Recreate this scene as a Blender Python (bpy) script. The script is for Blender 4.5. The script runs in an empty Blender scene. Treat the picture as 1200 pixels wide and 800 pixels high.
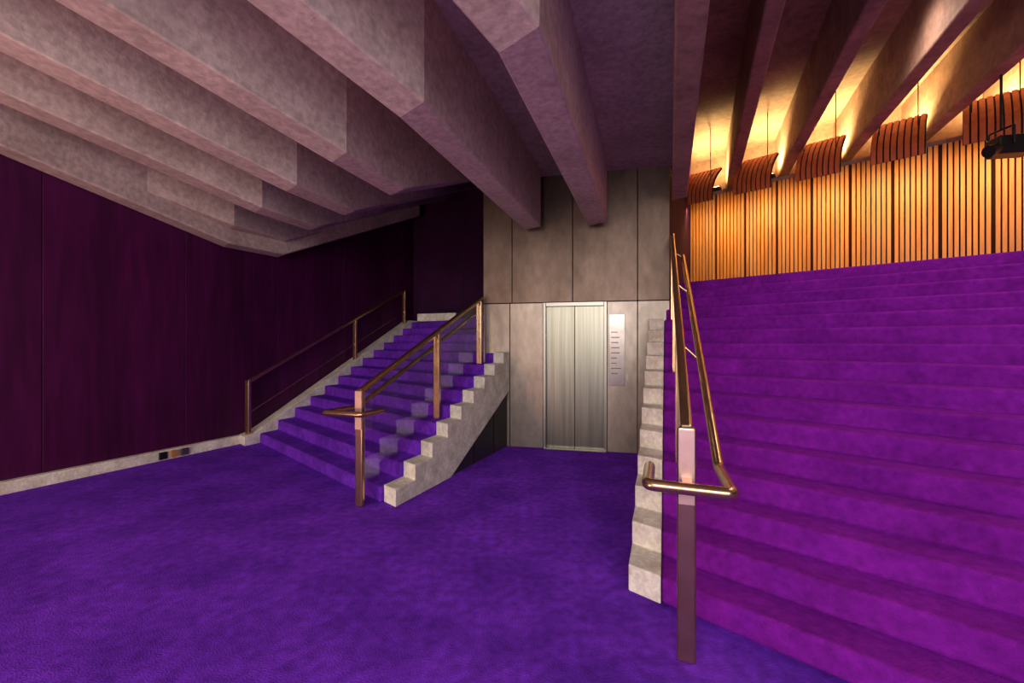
import bpy, math, random
from mathutils import Vector, Matrix
random.seed(3)
R2=math.sqrt(2)
scene=bpy.context.scene
scene.view_settings.view_transform='Standard'
try: scene.view_settings.look='None'
except Exception: pass

def P(u,n,z): return Vector(((u+n)/R2,(n-u)/R2,z))

# ---------------- materials ----------------
def mat(name,col,col2=None,scale=4,rough=.6,metal=0,bump=0,bscale=60,detail=6,stretch=(1,1,1),sheen=0,spec=.5,c0=.35,c1=.65,fine=0,fscale=40,bdist=.01):
    m=bpy.data.materials.new(name); m.use_nodes=True
    nt=m.node_tree; b=nt.nodes['Principled BSDF']
    b.inputs['Roughness'].default_value=rough; b.inputs['Metallic'].default_value=metal
    b.inputs['Specular IOR Level'].default_value=spec
    if sheen:
        b.inputs['Sheen Weight'].default_value=sheen
        b.inputs['Sheen Tint'].default_value=(*[min(1,c*2) for c in col],1)
    tc=nt.nodes.new('ShaderNodeTexCoord'); mp=nt.nodes.new('ShaderNodeMapping')
    mp.inputs['Scale'].default_value=stretch
    nt.links.new(tc.outputs['Object'],mp.inputs['Vector'])
    if col2:
        no=nt.nodes.new('ShaderNodeTexNoise'); no.inputs['Scale'].default_value=scale; no.inputs['Detail'].default_value=detail
        no.inputs['Roughness'].default_value=.62
        nt.links.new(mp.outputs[0],no.inputs['Vector'])
        cr=nt.nodes.new('ShaderNodeValToRGB')
        cr.color_ramp.elements[0].position=c0; cr.color_ramp.elements[1].position=c1
        cr.color_ramp.elements[0].color=(*col,1); cr.color_ramp.elements[1].color=(*col2,1)
        nt.links.new(no.outputs['Fac'],cr.inputs[0]); outc=cr.outputs[0]
        if fine:
            n3=nt.nodes.new('ShaderNodeTexNoise'); n3.inputs['Scale'].default_value=fscale; n3.inputs['Detail'].default_value=8
            nt.links.new(mp.outputs[0],n3.inputs['Vector'])
            mr=nt.nodes.new('ShaderNodeMapRange'); mr.inputs[1].default_value=.3; mr.inputs[2].default_value=.7
            mr.inputs[3].default_value=1-fine; mr.inputs[4].default_value=1+fine
            nt.links.new(n3.outputs['Fac'],mr.inputs[0])
            vm=nt.nodes.new('ShaderNodeVectorMath'); vm.operation='SCALE'
            nt.links.new(outc,vm.inputs[0]); nt.links.new(mr.outputs[0],vm.inputs['Scale']); outc=vm.outputs[0]
        nt.links.new(outc,b.inputs['Base Color'])
    else: b.inputs['Base Color'].default_value=(*col,1)
    if bump:
        n2=nt.nodes.new('ShaderNodeTexNoise'); n2.inputs['Scale'].default_value=bscale; n2.inputs['Detail'].default_value=4
        nt.links.new(mp.outputs[0],n2.inputs['Vector'])
        bp=nt.nodes.new('ShaderNodeBump'); bp.inputs['Strength'].default_value=bump; bp.inputs['Distance'].default_value=bdist
        nt.links.new(n2.outputs['Fac'],bp.inputs['Height']); nt.links.new(bp.outputs[0],b.inputs['Normal'])
    return m
M_carpet=mat('purple_carpet',(.100,.018,.35),(.195,.034,.62),scale=1.9,rough=1,bump=.8,bscale=110,sheen=.2,spec=.05,detail=14,fine=.28,fscale=16)
M_carpetWarm=mat('carpet_warm_lit',(.155,.008,.25),(.215,.012,.34),scale=3,rough=1,bump=.7,bscale=110,sheen=.15,spec=.05,detail=10,fine=.2,fscale=20)  # same carpet, redder: warm light on the right flight put into the colour
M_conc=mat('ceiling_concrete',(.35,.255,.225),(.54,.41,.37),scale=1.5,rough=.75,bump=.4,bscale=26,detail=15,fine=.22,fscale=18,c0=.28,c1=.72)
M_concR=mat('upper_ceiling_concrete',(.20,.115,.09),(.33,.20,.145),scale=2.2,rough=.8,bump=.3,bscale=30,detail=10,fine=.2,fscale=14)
M_pale=mat('pale_concrete',(.58,.52,.43),(.86,.81,.71),scale=6,rough=.8,bump=.5,bscale=40,detail=12,fine=.15,fscale=35)
M_wall=mat('plum_fabric_wall',(.034,.001,.026),(.066,.003,.050),scale=1.3,rough=.5,bump=.15,bscale=200,stretch=(1.8,1.8,.2),spec=.25,sheen=.3,fine=.25,fscale=8,detail=9)
M_dark=mat('dark_plum_paint',(.026,.002,.026),(.040,.003,.040),scale=2,rough=.75,spec=.15)
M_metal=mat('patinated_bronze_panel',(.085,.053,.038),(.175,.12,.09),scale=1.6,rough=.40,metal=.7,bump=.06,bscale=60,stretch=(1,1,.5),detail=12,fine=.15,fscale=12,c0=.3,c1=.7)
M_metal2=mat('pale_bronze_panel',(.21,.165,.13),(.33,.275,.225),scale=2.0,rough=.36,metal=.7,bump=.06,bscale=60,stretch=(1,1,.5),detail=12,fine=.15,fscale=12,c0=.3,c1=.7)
M_door=mat('brushed_steel_door',(.19,.18,.135),(.27,.255,.20),scale=6,rough=.30,metal=.9,stretch=(4,4,.1),bump=.04,bscale=80)
M_clad=mat('dark_metal_cladding',(.05,.045,.045),(.07,.06,.06),scale=4,rough=.4,metal=.6)
M_bronze=mat('brushed_bronze_rail',(.48,.30,.16),(.60,.39,.22),scale=10,rough=.24,metal=.95)
M_bronzeRefl=mat('bronze_pink_reflection',(.58,.36,.33),(.66,.42,.39),scale=10,rough=.4,metal=.6)  # paler pink bronze: reflection on the newel put into the colour
M_wood=mat('orange_timber_slat',(.52,.19,.04),(.74,.32,.075),scale=3,rough=.5,stretch=(6,6,.4),detail=8)
M_woodR=mat('red_timber_slat',(.40,.075,.022),(.52,.12,.035),scale=4,rough=.6,stretch=(5,5,1),spec=.25)
M_black=mat('black_backing',(.03,.008,.005),None,rough=.85,spec=.2)
M_blk=mat('black_metal',(.012,.012,.013),None,rough=.4,metal=.3)
M_steel=mat('steel_trim',(.30,.28,.24),None,rough=.32,metal=.9)
M_sign=mat('sign_plate',(.26,.215,.195),(.31,.265,.24),scale=5,rough=.22,metal=.8)
def glassmat():
    m=bpy.data.materials.new('balustrade_glass'); m.use_nodes=True; nt=m.node_tree
    for n in list(nt.nodes): nt.nodes.remove(n)
    o=nt.nodes.new('ShaderNodeOutputMaterial'); mx=nt.nodes.new('ShaderNodeMixShader')
    t=nt.nodes.new('ShaderNodeBsdfTransparent'); t.inputs[0].default_value=(.88,.89,.90,1)
    g=nt.nodes.new('ShaderNodeBsdfGlossy'); g.inputs['Roughness'].default_value=.02
    lw=nt.nodes.new('ShaderNodeLayerWeight'); lw.inputs[0].default_value=.5
    pw=nt.nodes.new('ShaderNodeMath'); pw.operation='POWER'; pw.inputs[1].default_value=3
    ml=nt.nodes.new('ShaderNodeMath'); ml.operation='MULTIPLY_ADD'; ml.inputs[1].default_value=.6; ml.inputs[2].default_value=.12
    nt.links.new(lw.outputs['Facing'],pw.inputs[0]); nt.links.new(pw.outputs[0],ml.inputs[0])
    nt.links.new(ml.outputs[0],mx.inputs[0]); nt.links.new(t.outputs[0],mx.inputs[1]); nt.links.new(g.outputs[0],mx.inputs[2])
    nt.links.new(mx.outputs[0],o.inputs[0]); return m
M_glass=glassmat()
def emis(name,c,s):
    m=bpy.data.materials.new(name); m.use_nodes=True; b=m.node_tree.nodes['Principled BSDF']
    b.inputs['Emission Color'].default_value=(*c,1); b.inputs['Emission Strength'].default_value=s; return m
M_bulb=emis('warm_lamp_glow',(1,.62,.22),12)

# ---------------- helpers ----------------
def obj(name,verts,faces,mats,parent=None,bevel=0,seg=2,mi=None,smooth=False):
    me=bpy.data.meshes.new(name); me.from_pydata([tuple(v) for v in verts],[],faces)
    if not isinstance(mats,(list,tuple)): mats=[mats]
    for m in mats: me.materials.append(m)
    import bmesh
    bm=bmesh.new(); bm.from_mesh(me); bmesh.ops.recalc_face_normals(bm,faces=bm.faces); bm.to_mesh(me); bm.free()
    if smooth:
        for p in me.polygons: p.use_smooth=True
    o=bpy.data.objects.new(name,me); scene.collection.objects.link(o)
    if parent: o.parent=parent
    if bevel:
        b=o.modifiers.new('bevel','BEVEL'); b.width=bevel; b.segments=seg; b.limit_method='ANGLE'; b.angle_limit=.6
    return o
def empty(name):
    e=bpy.data.objects.new(name,None); scene.collection.objects.link(e); return e
def prism(name,uL,uR,outline,m,parent=None,bevel=0,seg=2):
    v=[P(uL(n),n,z) for n,z in outline]+[P(uR(n),n,z) for n,z in outline]
    k=len(outline); f=[tuple(range(k)),tuple(range(2*k-1,k-1,-1))]
    for i in range(k):
        j=(i+1)%k; f.append((i,j,k+j,k+i))
    return obj(name,v,f,m,parent,bevel,seg)
def extrude_poly(name,pts,z0,z1,m,parent=None,bevel=0):
    k=len(pts); v=[(x,y,z0) for x,y in pts]+[(x,y,z1) for x,y in pts]
    f=[tuple(range(k)),tuple(range(2*k-1,k-1,-1))]
    for i in range(k):
        j=(i+1)%k; f.append((i,j,k+j,k+i))
    return obj(name,v,f,m,parent,bevel)
def rib(name,st,w,m,parent=None,bevel=.02):
    v=[];f=[]
    for u,n,zb,zt in st:
        v+=[P(u-w/2,n,zb),P(u+w/2,n,zb),P(u+w/2,n,zt),P(u-w/2,n,zt)]
    for i in range(len(st)-1):
        a=4*i;b=a+4
        for j in range(4):
            k=(j+1)%4; f.append((a+j,a+k,b+k,b+j))
    f.append((0,1,2,3)); e=4*(len(st)-1); f.append((e,e+1,e+2,e+3))
    return obj(name,v,f,m,parent,bevel)
def bar(name,p,q,w,h,m,parent=None,bevel=.01,seg=3):
    p=Vector(p);q=Vector(q); d=(q-p).normalized()
    s=d.cross(Vector((0,0,1)))
    if s.length<1e-3: s=Vector((1,0,0))
    s.normalize(); t=s.cross(d).normalized()
    v=[]
    for c in (p,q):
        for a,b in ((-1,-1),(1,-1),(1,1),(-1,1)): v.append(c+s*a*w/2+t*b*h/2)
    return obj(name,v,[(0,1,2,3),(4,5,6,7),(0,1,5,4),(1,2,6,5),(2,3,7,6),(3,0,4,7)],m,parent,bevel,seg)
def orient_box(name,c,ex,hx,hy,z0,z1,m,parent=None,bevel=.01,seg=3):
    ex=Vector((ex[0],ex[1],0)).normalized(); ey=Vector((-ex.y,ex.x,0)); v=[]
    for z in (z0,z1):
        for a,b in ((-1,-1),(1,-1),(1,1),(-1,1)):
            q=Vector((c[0],c[1],0))+ex*a*hx+ey*b*hy; v.append((q.x,q.y,z))
    return obj(name,v,[(0,1,2,3),(4,5,6,7),(0,1,5,4),(1,2,6,5),(2,3,7,6),(3,0,4,7)],m,parent,bevel,seg)
def tube(name,pts,r,m,parent=None,fillet=.05):
    pts=[Vector(p) for p in pts]; out=[pts[0]]
    for i in range(1,len(pts)-1):
        a,b,c=pts[i-1],pts[i],pts[i+1]
        d1=(a-b); d2=(c-b); fl=min(fillet,d1.length*.45,d2.length*.45)
        s=b+d1.normalized()*fl; e=b+d2.normalized()*fl
        for t in range(7):
            t/=6; out.append(s*(1-t)**2+b*2*t*(1-t)+e*t*t)
    out.append(pts[-1])
    cu=bpy.data.curves.new(name,'CURVE'); cu.dimensions='3D'; cu.bevel_depth=r; cu.bevel_resolution=5; cu.use_fill_caps=True
    sp=cu.splines.new('POLY'); sp.points.add(len(out)-1)
    for i,p in enumerate(out): sp.points[i].co=(*p,1)
    cu.materials.append(m); sp.use_smooth=True
    o=bpy.data.objects.new(name,cu); scene.collection.objects.link(o)
    if parent: o.parent=parent
    return o

# ---------------- floor ----------------
obj('floor',[(-9,-5,0),(9,-5,0),(9,11,0),(-9,11,0),(-9,-5,-.1),(9,-5,-.1),(9,11,-.1),(-9,11,-.1)],
    [(0,1,2,3),(4,5,6,7),(0,1,5,4),(1,2,6,5),(2,3,7,6),(3,0,4,7)],M_carpet)

RZ=.148
def steps_outline(n0,t,N,nend,dz=0,dn=0,nbase=None):
    o=[(n0+dn,0)]
    for k in range(1,N+1):
        o.append((n0+(k-1)*t+dn,k*RZ+dz))
        nx=n0+k*t+dn if k<N else nend
        o.append((nx,k*RZ+dz))
    o.append((nend,0)); return o

# ---------------- right (grand) staircase ----------------
NR=16; TR=.27; ZTOP=NR*RZ
st=empty('carpeted_staircase')
srR=lambda n:-1.24-.4925*(n-2.45)
srL=lambda n:-1.45-.4925*(n-2.45)
prism('carpet_steps',srR,lambda n:7.5,steps_outline(2.45,TR,NR,6.62),M_carpetWarm,st,bevel=.022,seg=3)
prism('concrete_stringer',srL,lambda n:srR(n)-.002,steps_outline(2.45,TR,12,5.62,dz=.012,dn=-.015),M_pale,st,bevel=.008)
extrude_poly('floor_upper_landing',[tuple(P(-3.4,6.62,0)[:2]),tuple(P(7.5,6.62,0)[:2]),tuple(P(7.5,9.3,0)[:2]),tuple(P(-4.2,9.3,0)[:2])],ZTOP-.3,ZTOP-.001,M_carpetWarm)

# ---------------- left staircase ----------------
TL=.285; NL=13
st2=empty('carpeted_staircase.001')
wallu=lambda n:-6.896-.379*n
slL=lambda n:-3.87-.41*(n-2.18)
slR=lambda n:-3.66-.41*(n-2.18)
leftb=lambda n:wallu(n)+.30
prism('carpet_steps',leftb,lambda n:slL(n)+.002,steps_outline(2.12,TL,NL,6.2),M_carpet,st2,bevel=.022,seg=3)
o=[(2.165,0)]
for k in range(1,10):
    o.append((2.165+(k-1)*.28,k*RZ+.012)); o.append((2.165+k*.28 if k<9 else 4.60,k*RZ+.012))
o+=[(4.60,.80),(3.08,0)]
prism('concrete_stringer',slL,slR,o,M_pale,st2,bevel=.008)
prism('understair_cladding',lambda n:slR(n)-.1,lambda n:slR(n)-.03,[(3.0,0),(3.06,0),(4.60,.83),(4.60,0)],M_clad,st2)
for s in (.35,.7):
    n=3.08+1.52*s
    prism('cladding_joint',lambda n:slR(n)-.04,lambda n:slR(n)-.024,[(n,0),(n,(n-3.08)*.53),(n+.012,(n-3.08)*.53),(n+.012,0)],M_black,st2)
prism('concrete_wall_curb',lambda n:wallu(n)+.01,lambda n:leftb(n)+.0,[(1.9,0),(1.9,.13),(2.05,.16),(2.05+12.2*TL,.16+12.2*RZ),(6.2,.16+12.2*RZ),(6.2,0)],M_pale,st2,bevel=.008)
extrude_poly('floor_left_landing',[tuple(P(leftb(6.2),6.2,0)[:2]),(-.3,6.9),(.75,10.4),(-2.4,10.6)],NL*RZ-.2,NL*RZ-.002,M_carpet)
extrude_poly('concrete_landing_curb',[(-2.0,9.6),(-1.15,9.25),(-1.1,9.42),(-1.95,9.78)],NL*RZ,NL*RZ+.16,M_pale,None,.01)

# ---------------- left wall ----------------
wd=Vector((.45,1,0)).normalized(); wn=Vector((-wd.y,wd.x,0))
W0=Vector((-5.05,4.49,0))
def wallpt(y): return W0+Vector((.45,1,0))*(y-4.49)
def slab(name,p,q,th,z0,z1,m,parent=None,bevel=0,nrm=None):
    p=Vector(p);q=Vector(q); v=[]
    for z in (z0,z1):
        for a in (p,q,q+nrm*th,p+nrm*th): v.append((a.x,a.y,z))
    return obj(name,v,[(0,1,2,3),(4,5,6,7),(0,1,5,4),(1,2,6,5),(2,3,7,6),(3,0,4,7)],m,parent,bevel)
wl=empty('wall_left')
slab('wall_core',wallpt(-6)+wn*.03,wallpt(10.75)+wn*.03,.2,0,6.8,M_black,wl,0,wn)
y=4.77-1.28*8; i=0
while y<10.6:
    y2=min(y+1.28,10.62)
    slab('fabric_panel_%d'%i,wallpt(y+.003),wallpt(y2-.003),.04,.12,6.7,M_wall,wl,.004,wn); y=y2; i+=1
slab('baseboard_left',wallpt(-6),wallpt(6.9),.09,0,.125,M_pale,None,.008,-wn)
fb=empty('power_outlet_box')
for yy,mm in ((5.72,M_blk),(5.84,mat('brass_socket',(.7,.35,.12),None,rough=.4,metal=.5)),(5.95,M_steel)):
    slab('socket',wallpt(yy)-wn*.09,wallpt(yy+.08)-wn*.09,.03,.02,.11,mm,fb,.004,-wn)
bw=empty('wall_back')
bp0=Vector((-2.35,10.62,0)); bp1=Vector((1.3,10.3,0)); bd=(bp1-bp0).normalized(); bn=Vector((-bd.y,bd.x,0))
for i in range(3):
    a=bp0+(bp1-bp0)*(i/3)+bd*.004; b=bp0+(bp1-bp0)*((i+1)/3)-bd*.004
    slab('fabric_panel_%d'%i,a,b,.1,0,7,M_dark,bw,.006,bn)

# ---------------- elevator block ----------------
L0=Vector((-.42,6.62,0)); le=Vector((.9706,-.2407,0)); ln=Vector((-.2407,-.9706,0))
extrude_poly('wall_elevator_core',[(-.40,6.66),(2.07,6.06),(3.4,8.65),(3.6,10.4),(.72,10.3)],0,6.8,M_dark)
def wbox(name,s0,s1,z0,z1,d0,d1,m,parent=None,bevel=0):
    return slab(name,L0+le*s0+ln*d0,L0+le*s1+ln*d0,d1-d0,z0,z1,m,parent,bevel,ln)
mp=empty('metal_wall_panelling')
g=.004
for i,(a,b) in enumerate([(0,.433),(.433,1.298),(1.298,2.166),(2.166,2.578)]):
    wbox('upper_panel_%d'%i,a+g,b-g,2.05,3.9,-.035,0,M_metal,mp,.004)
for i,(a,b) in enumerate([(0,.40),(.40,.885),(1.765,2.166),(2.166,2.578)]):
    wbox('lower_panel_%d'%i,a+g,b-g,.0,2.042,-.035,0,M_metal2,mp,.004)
ev=empty('elevator_door')
wbox('frame_left',.885,.925,0,2.045,-.05,.015,M_steel,ev,.004)
wbox('frame_right',1.725,1.765,0,2.045,-.05,.015,M_steel,ev,.004)
wbox('frame_top',.925,1.725,1.99,2.045,-.05,.015,M_steel,ev,.004)
wbox('leaf_left',.925,1.322,.012,1.99,-.05,-.035,M_door,ev,.003)
wbox('leaf_right',1.328,1.725,.012,1.99,-.05,-.035,M_door,ev,.003)
wbox('sill',.9,1.75,0,.012,-.05,.06,M_steel,ev,.002)
sg=empty('wall_directory_sign')
wbox('plate',1.79,2.0,.90,1.87,.0,.012,M_sign,sg,.003)
for i in range(9):
    z=1.62-i*.07
    wbox('text_line_%d'%i,1.82,1.82+random.uniform(.07,.14),z,z+.012,.012,.0135,M_metal,sg)
wbox('call_button',2.02,2.05,.98,1.06,0,.01,M_steel,sg,.003)

# ---------------- low ribbed ceiling ----------------
ZB=3.05; DP=.78; K1=1.68; K2=2.5
def zb(n,rise=True):
    if n<K1: return ZB+.237*(K1-n)
    if n<K2 or not rise: return ZB
    return ZB+.45*(n-K2)
def ru(u,n): return u-.117*(n-K1) if n<K1 else u-.538*(n-K1)
ribs=empty('ceiling_concrete_ribs')
us=[-1.638,-2.634,-3.748,-4.844,-5.92,-7.09]
for i,u in enumerate(us):
    n0=-3.2 if i<5 else .1
    if i<2:
        nend=5.05 if i==0 else 4.62
        sts=[(ru(u,n),n,zb(n,False),zb(n,False)+DP) for n in (n0,K1,nend)]
    else:
        nend={2:4.45,3:6.9,4:6.6,5:4.3}[i]
        sts=[(ru(u,n),n,zb(n),zb(n)+DP) for n in (n0,K1,K2,nend)]
    rib('rib_%d'%i,sts,.30,M_conc,ribs,.014)
sts=[(wallu(n)+.18,n,zb(n)-.2,zb(n)+DP) for n in (-5.5,K1,K2,5.8)]
rib('wall_edge_beam',sts,.34,M_conc,ribs)
def soffit(name,stn,m,th=.1):
    v=[];f=[]
    for uL,uR,n,z in stn:
        v+=[P(uL,n,z),P(uR,n,z),P(uR,n,z+th),P(uL,n,z+th)]
    for i in range(len(stn)-1):
        a=4*i;b=a+4
        for j in range(4):
            k=(j+1)%4; f.append((a+j,a+k,b+k,b+j))
    f.append((0,1,2,3)); e=4*(len(stn)-1); f.append((e,e+1,e+2,e+3))
    return obj(name,v,f,m)
r2=lambda n:ru(us[1],n)
edge=lambda n:-.485*n+.03
soffit('ceiling_left',[(wallu(n)-.1,r2(n),n,zb(n)+DP-.01) for n in (-5.5,K1,K2,6.9)],M_conc)
soffit('ceiling_centre',[(r2(n)-.02,edge(n)+.05,n,zb(n,False)+DP-.012) for n in (-5.5,K1,5.72)],M_conc)
v=[P(r2(n)+.0,n,z) for n,z in ((K2,ZB+DP-.05),(4.62,ZB+DP-.05),(4.62,6.2),(K2,4.2))]
obj('ceiling_fascia',v,[(0,1,2,3)],M_conc)
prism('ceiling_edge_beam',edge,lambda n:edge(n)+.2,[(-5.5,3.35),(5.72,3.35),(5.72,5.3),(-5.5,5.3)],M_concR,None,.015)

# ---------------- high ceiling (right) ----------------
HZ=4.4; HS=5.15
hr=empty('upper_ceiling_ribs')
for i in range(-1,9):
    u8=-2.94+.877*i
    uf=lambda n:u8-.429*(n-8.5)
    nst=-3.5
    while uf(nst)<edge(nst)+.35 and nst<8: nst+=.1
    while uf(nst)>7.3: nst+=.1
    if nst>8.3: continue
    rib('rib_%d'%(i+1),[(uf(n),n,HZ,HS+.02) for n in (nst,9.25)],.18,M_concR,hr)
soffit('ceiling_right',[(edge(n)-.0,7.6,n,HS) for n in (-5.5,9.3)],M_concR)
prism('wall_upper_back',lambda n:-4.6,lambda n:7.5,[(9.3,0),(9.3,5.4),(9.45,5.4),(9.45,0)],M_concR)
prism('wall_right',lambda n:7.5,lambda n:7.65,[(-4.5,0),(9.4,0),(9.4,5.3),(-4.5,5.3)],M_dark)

# ---------------- timber slat wall ----------------
tw=empty('wall_timber_slats')
NW=8.5; WZ0=ZTOP; WZ1=4.17
prism('backing',lambda n:-4.2,lambda n:7.45,[(NW,WZ0),(NW,WZ1),(NW+.12,WZ1),(NW+.12,WZ0)],M_black,tw)
v=[];f=[]
u0=-3.72; pw=.495
for p in range(22):
    for s in range(8):
        a=u0+p*pw+.012+s*(pw-.024)/8+.006; b=a+(pw-.024)/8-.018
        k=len(v)
        for n in (NW-.035,NW-.0):
            v+=[P(a,n,WZ0),P(b,n,WZ0),P(b,n,WZ1),P(a,n,WZ1)]
        f+=[(k,k+1,k+2,k+3),(k,k+1,k+5,k+4),(k+1,k+2,k+6,k+5),(k+2,k+3,k+7,k+6),(k+3,k,k+4,k+7)]
obj('slats',v,f,M_wood,tw)
prism('ledge',lambda n:-4.2,lambda n:7.45,[(NW-.06,WZ1),(NW-.06,WZ1+.05),(9.3,WZ1+.05),(9.3,WZ1)],M_concR,tw)

# curved timber baffles with uplights behind
prof=[(7.88,3.91),(7.865,3.98),(7.87,4.07),(7.91,4.18),(8.00,4.31),(8.13,4.44),(8.30,4.57)]
def strip(v,f,ua,ub,off,th):
    k=len(v); m=len(prof)
    for t in (off,off+th):
        for j,(n,z) in enumerate(prof):
            a=prof[max(j-1,0)]; b=prof[min(j+1,m-1)]
            dn,dz=b[0]-a[0],b[1]-a[1]; L=math.hypot(dn,dz)
            nn,nz=-dz/L,dn/L
            v+=[P(ua,n+nn*t,z+nz*t),P(ub,n+nn*t,z+nz*t)]
    def id(l,j,s): return k+l*2*m+2*j+s
    for j in range(m-1):
        for l in (0,1): f.append((id(l,j,0),id(l,j,1),id(l,j+1,1),id(l,j+1,0)))
        for s in (0,1): f.append((id(0,j,s),id(0,j+1,s),id(1,j+1,s),id(1,j,s)))
    for j in (0,m-1): f.append((id(0,j,0),id(0,j,1),id(1,j,1),id(1,j,0)))
for i in range(9):
    uc=-3.34+.895*i
    e=empty('ceiling_timber_baffle' if i==0 else 'ceiling_timber_baffle.%03d'%i)
    v=[];f=[]; strip(v,f,uc-.28,uc+.28,-.03,.03); obj('backing',v,f,M_black,e,smooth=False)
    v=[];f=[]
    for s in range(8):
        a=uc-.28+s*.56/8+.006; strip(v,f,a,a+.56/8-.018,0,.014)
    obj('slats',v,f,M_woodR,e)
    for s in (-.2,.2):
        tube('hanger_rod',[P(uc+s,8.0,4.33),P(uc+s,8.0,HS)],.006,M_blk,e)
    c=P(uc,8.62,4.42)
    lf=empty('uplight_fixture' if i==0 else 'uplight_fixture.%03d'%i)
    orient_box('uplight_housing',(c.x,c.y),(1,-1),.14,.06,4.222,4.34,M_blk,lf,.01)
    orient_box('lamp_lens',(c.x,c.y),(1,-1),.12,.045,4.34,4.35,M_bulb,lf,.002)
    l=bpy.data.lights.new('uplight','SPOT'); l.energy=250; l.color=(1,.70,.26); l.shadow_soft_size=.06; l.spot_size=2.9; l.spot_blend=.8
    lo=bpy.data.objects.new('uplight',l); lo.location=P(uc,8.62,4.40); lo.rotation_euler=(math.pi,0,0); scene.collection.objects.link(lo); lo.parent=lf
    l=bpy.data.lights.new('wallwash_light','AREA'); l.energy=11.5; l.color=(1,.64,.27); l.shape='RECTANGLE'; l.size=.6; l.size_y=.08
    lo=bpy.data.objects.new('wallwash_light',l); lo.location=P(uc,7.88,3.84)
    d=(P(uc,8.46,2.9)-P(uc,7.88,3.84)).normalized(); X=Vector((1,-1,0)).normalized(); Z=-d; Y=Z.cross(X).normalized()
    lo.rotation_euler=Matrix((X,Y,Z)).transposed().to_euler(); scene.collection.objects.link(lo)

pj=empty('black_spotlight')
c=Vector((5.42,4.95,3.6))
orient_box('housing',(c.x,c.y),(1,-.2),.17,.10,3.52,3.72,M_blk,pj,.02)
tube('lens_barrel',[c+Vector((-.12,0,.0)),c+Vector((-.27,-.03,-.05))],.065,M_blk,pj)
tube('yoke',[c+Vector((-.1,-.13,0)),c+Vector((-.1,-.13,.2)),c+Vector((-.1,.13,.2)),c+Vector((-.1,.13,0))],.012,M_blk,pj,.02)
tube('hanger_rod',[c+Vector((-.1,0,.2)),c+Vector((-.1,0,1.55))],.012,M_blk,pj)

# ---------------- balustrades ----------------
def newel(e,pos,a,ztop):
    ax=Vector((a,1,0)).normalized(); px=Vector((ax.y,-ax.x,0))
    orient_box('newel_post',pos,px,.042,.022,0,ztop,M_bronze,e,.012)
    c=Vector((pos[0],pos[1],0))-ax*.024
    orient_box('newel_reflection_patch',(c.x,c.y),px,.036,.004,ztop-.36,ztop-.01,M_bronzeRefl,e,.003)  # lighter inset standing in for the reflection on the upper newel
    return ax,px
e=empty('glass_balustrade')
pos=(.82,2.14); ax,px=newel(e,pos,.335,1.10)
def rp(y,z,off=0): 
    b=Vector((.82+.335*(y-2.14),y,z)); return b+px*off
bar('top_rail',rp(2.13,1.085),rp(6.0,2.90),.055,.05,M_bronze,e,.014)
z0=.855
tube('grab_rail',[rp(2.30,z0,-.17),rp(2.00,z0,-.17),rp(1.98,z0,.18),rp(2.36,z0,.165),rp(5.98,z0+3.62*.485,.13)],.027,M_bronze,e,.035)
bar('rail_bracket',rp(2.0,z0-.002,0),rp(2.14,z0-.002,0),.05,.03,M_bronze,e,.006)
def stairz(n,n0,t): return RZ*max(0,math.floor((n-n0)/t)+1)
for yy in (3.45,4.75,5.95):
    b=rp(yy,0); n=(b.x+b.y)/R2; zz=stairz(n,2.45,TR); zt=1.085+(yy-2.13)*.469
    orient_box('post',(b.x,b.y),px,.02,.03,zz-.02,zt-.02,M_bronze,e,.006)
    tube('rail_bracket',[rp(yy,zt-.2,0),rp(yy,z0+(yy-2.36)*.485-.01,.135)],.01,M_bronze,e)
def glass(name,pf,y0,y1,zbot,ztop,e):
    a=[pf(y0,zbot(y0)),pf(y1,zbot(y1)),pf(y1,ztop(y1)),pf(y0,ztop(y0))]
    obj(name,a,[(0,1,2,3)],M_glass,e)
for a,b in ((2.18,3.42),(3.48,4.72),(4.78,5.9)):
    glass('glass_panel',rp,a,b,lambda y:.17+(y-2.3)*.52 if y>2.3 else .14,lambda y:1.05+(y-2.13)*.469,e)
e=empty('glass_balustrade.001')
pos=(-1.386,4.15); ax,px=newel(e,pos,.402,1.06)
def lp(y,z,off=0): return Vector((-1.386+.402*(y-4.15),y,z))+px*off
zl=lambda y:1.045+(y-4.15)*.455
bar('top_rail',lp(4.14,zl(4.14)),lp(6.52,zl(6.52)),.055,.05,M_bronze,e,.014)
z0=.86
tube('grab_rail',[lp(4.28,z0,.14),lp(4.02,z0,.14),lp(4.0,z0,-.27),lp(4.36,z0,-.22),lp(6.5,z0+2.14*.47,-.14)],.025,M_bronze,e,.035)
bar('rail_bracket',lp(4.02,z0,0),lp(4.15,z0,0),.05,.03,M_bronze,e,.006)
for yy in (5.39,6.45):
    b=lp(yy,0); n=(b.x+b.y)/R2; zz=stairz(n,2.12,TL)
    orient_box('post',(b.x,b.y),px,.04,.022,zz-.02,zl(yy)-.02,M_bronze,e,.008)
    tube('rail_bracket',[lp(yy,zl(yy)-.2,0),lp(yy,z0+(yy-4.36)*.47-.01,-.17)],.01,M_bronze,e)
for a,b in ((4.19,5.35),(5.43,6.42)):
    glass('glass_panel',lp,a,b,lambda y:.16+(y-4.4)*.5 if y>4.4 else .1,lambda y:zl(y)-.03,e)
e=empty('wall_side_handrail')
def hp(n,z): return P(wallu(n)+.2,n,z)
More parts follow.
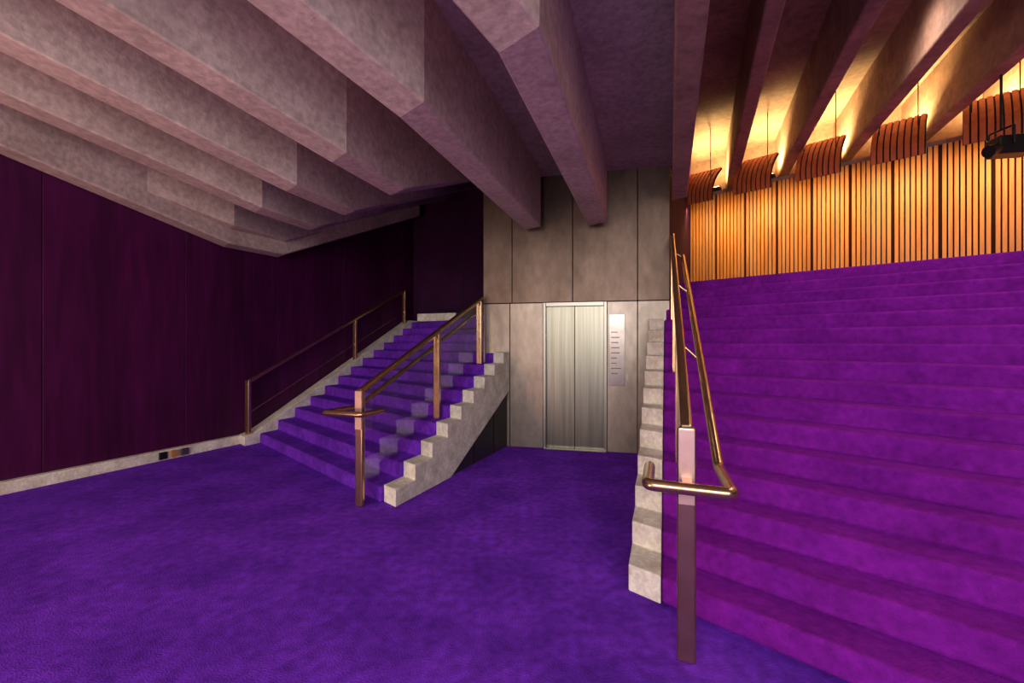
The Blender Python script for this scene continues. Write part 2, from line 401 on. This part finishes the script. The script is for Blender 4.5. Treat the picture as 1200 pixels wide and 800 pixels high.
bar('top_rail',hp(1.98,.91),hp(5.45,.91+3.47*.50),.05,.055,M_bronze,e,.014)
bar('rail_shadow_bar',hp(1.98,.45),hp(5.45,.45+3.47*.50),.02,.02,M_bronze,e,.005)  # thin bar added in place of the shadow line below the rail
orient_box('newel_post',tuple(hp(1.98,0)[:2]),(1,-.4),.04,.025,0,.93,M_bronze,e,.01)
for n in (4.0,5.4):
    orient_box('post',tuple(hp(n,0)[:2]),(1,-.4),.035,.025,.2+(n-2.1)*.52-.1,.90+(n-1.98)*.50,M_bronze,e,.01)

# ---------------- lighting ----------------
w=bpy.data.worlds.new('world'); scene.world=w; w.use_nodes=True
bg=w.node_tree.nodes['Background']; bg.inputs[0].default_value=(1,.92,.88,1); bg.inputs[1].default_value=1.5
def area(name,loc,tgt,size,sy,en,col):
    l=bpy.data.lights.new(name,'AREA'); l.shape='RECTANGLE'; l.size=size; l.size_y=sy; l.energy=en; l.color=col
    o=bpy.data.objects.new(name,l); o.location=loc; d=Vector(tgt)-Vector(loc); o.rotation_euler=d.to_track_quat('-Z','Y').to_euler(); scene.collection.objects.link(o)
area('daylight_window',(-1,-4.2,3.0),(-.5,3,0),6,2.0,340,(1,.95,.93))
area('warm_fill_left',(-4.9,-.3,.4),(-2.8,3.0,3.6),1.6,1.0,150,(1,.60,.36))  # added warm fill out of view, no fixture; tints the left ribs
# added fill spots over the grand stair, no fixtures; they light the treads
for k,(u,n) in enumerate(((.6,3.9),(3.0,3.9),(-.6,5.9),(2.2,5.9))):
    l=bpy.data.lights.new('stair_fill_spot','SPOT'); l.energy=170; l.color=(1,.80,.66); l.shadow_soft_size=.25; l.spot_size=2.3; l.spot_blend=1
    lo=bpy.data.objects.new('stair_fill_spot',l); lo.location=P(u,n,4.9); scene.collection.objects.link(lo)

# ---------------- camera ----------------
cam=bpy.data.cameras.new('camera'); cam.sensor_width=36; cam.lens=16.0; cam.clip_start=.05
co=bpy.data.objects.new('camera',cam); co.location=(0,0,1.5); co.rotation_euler=(math.radians(90),0,0)
scene.collection.objects.link(co); scene.camera=co
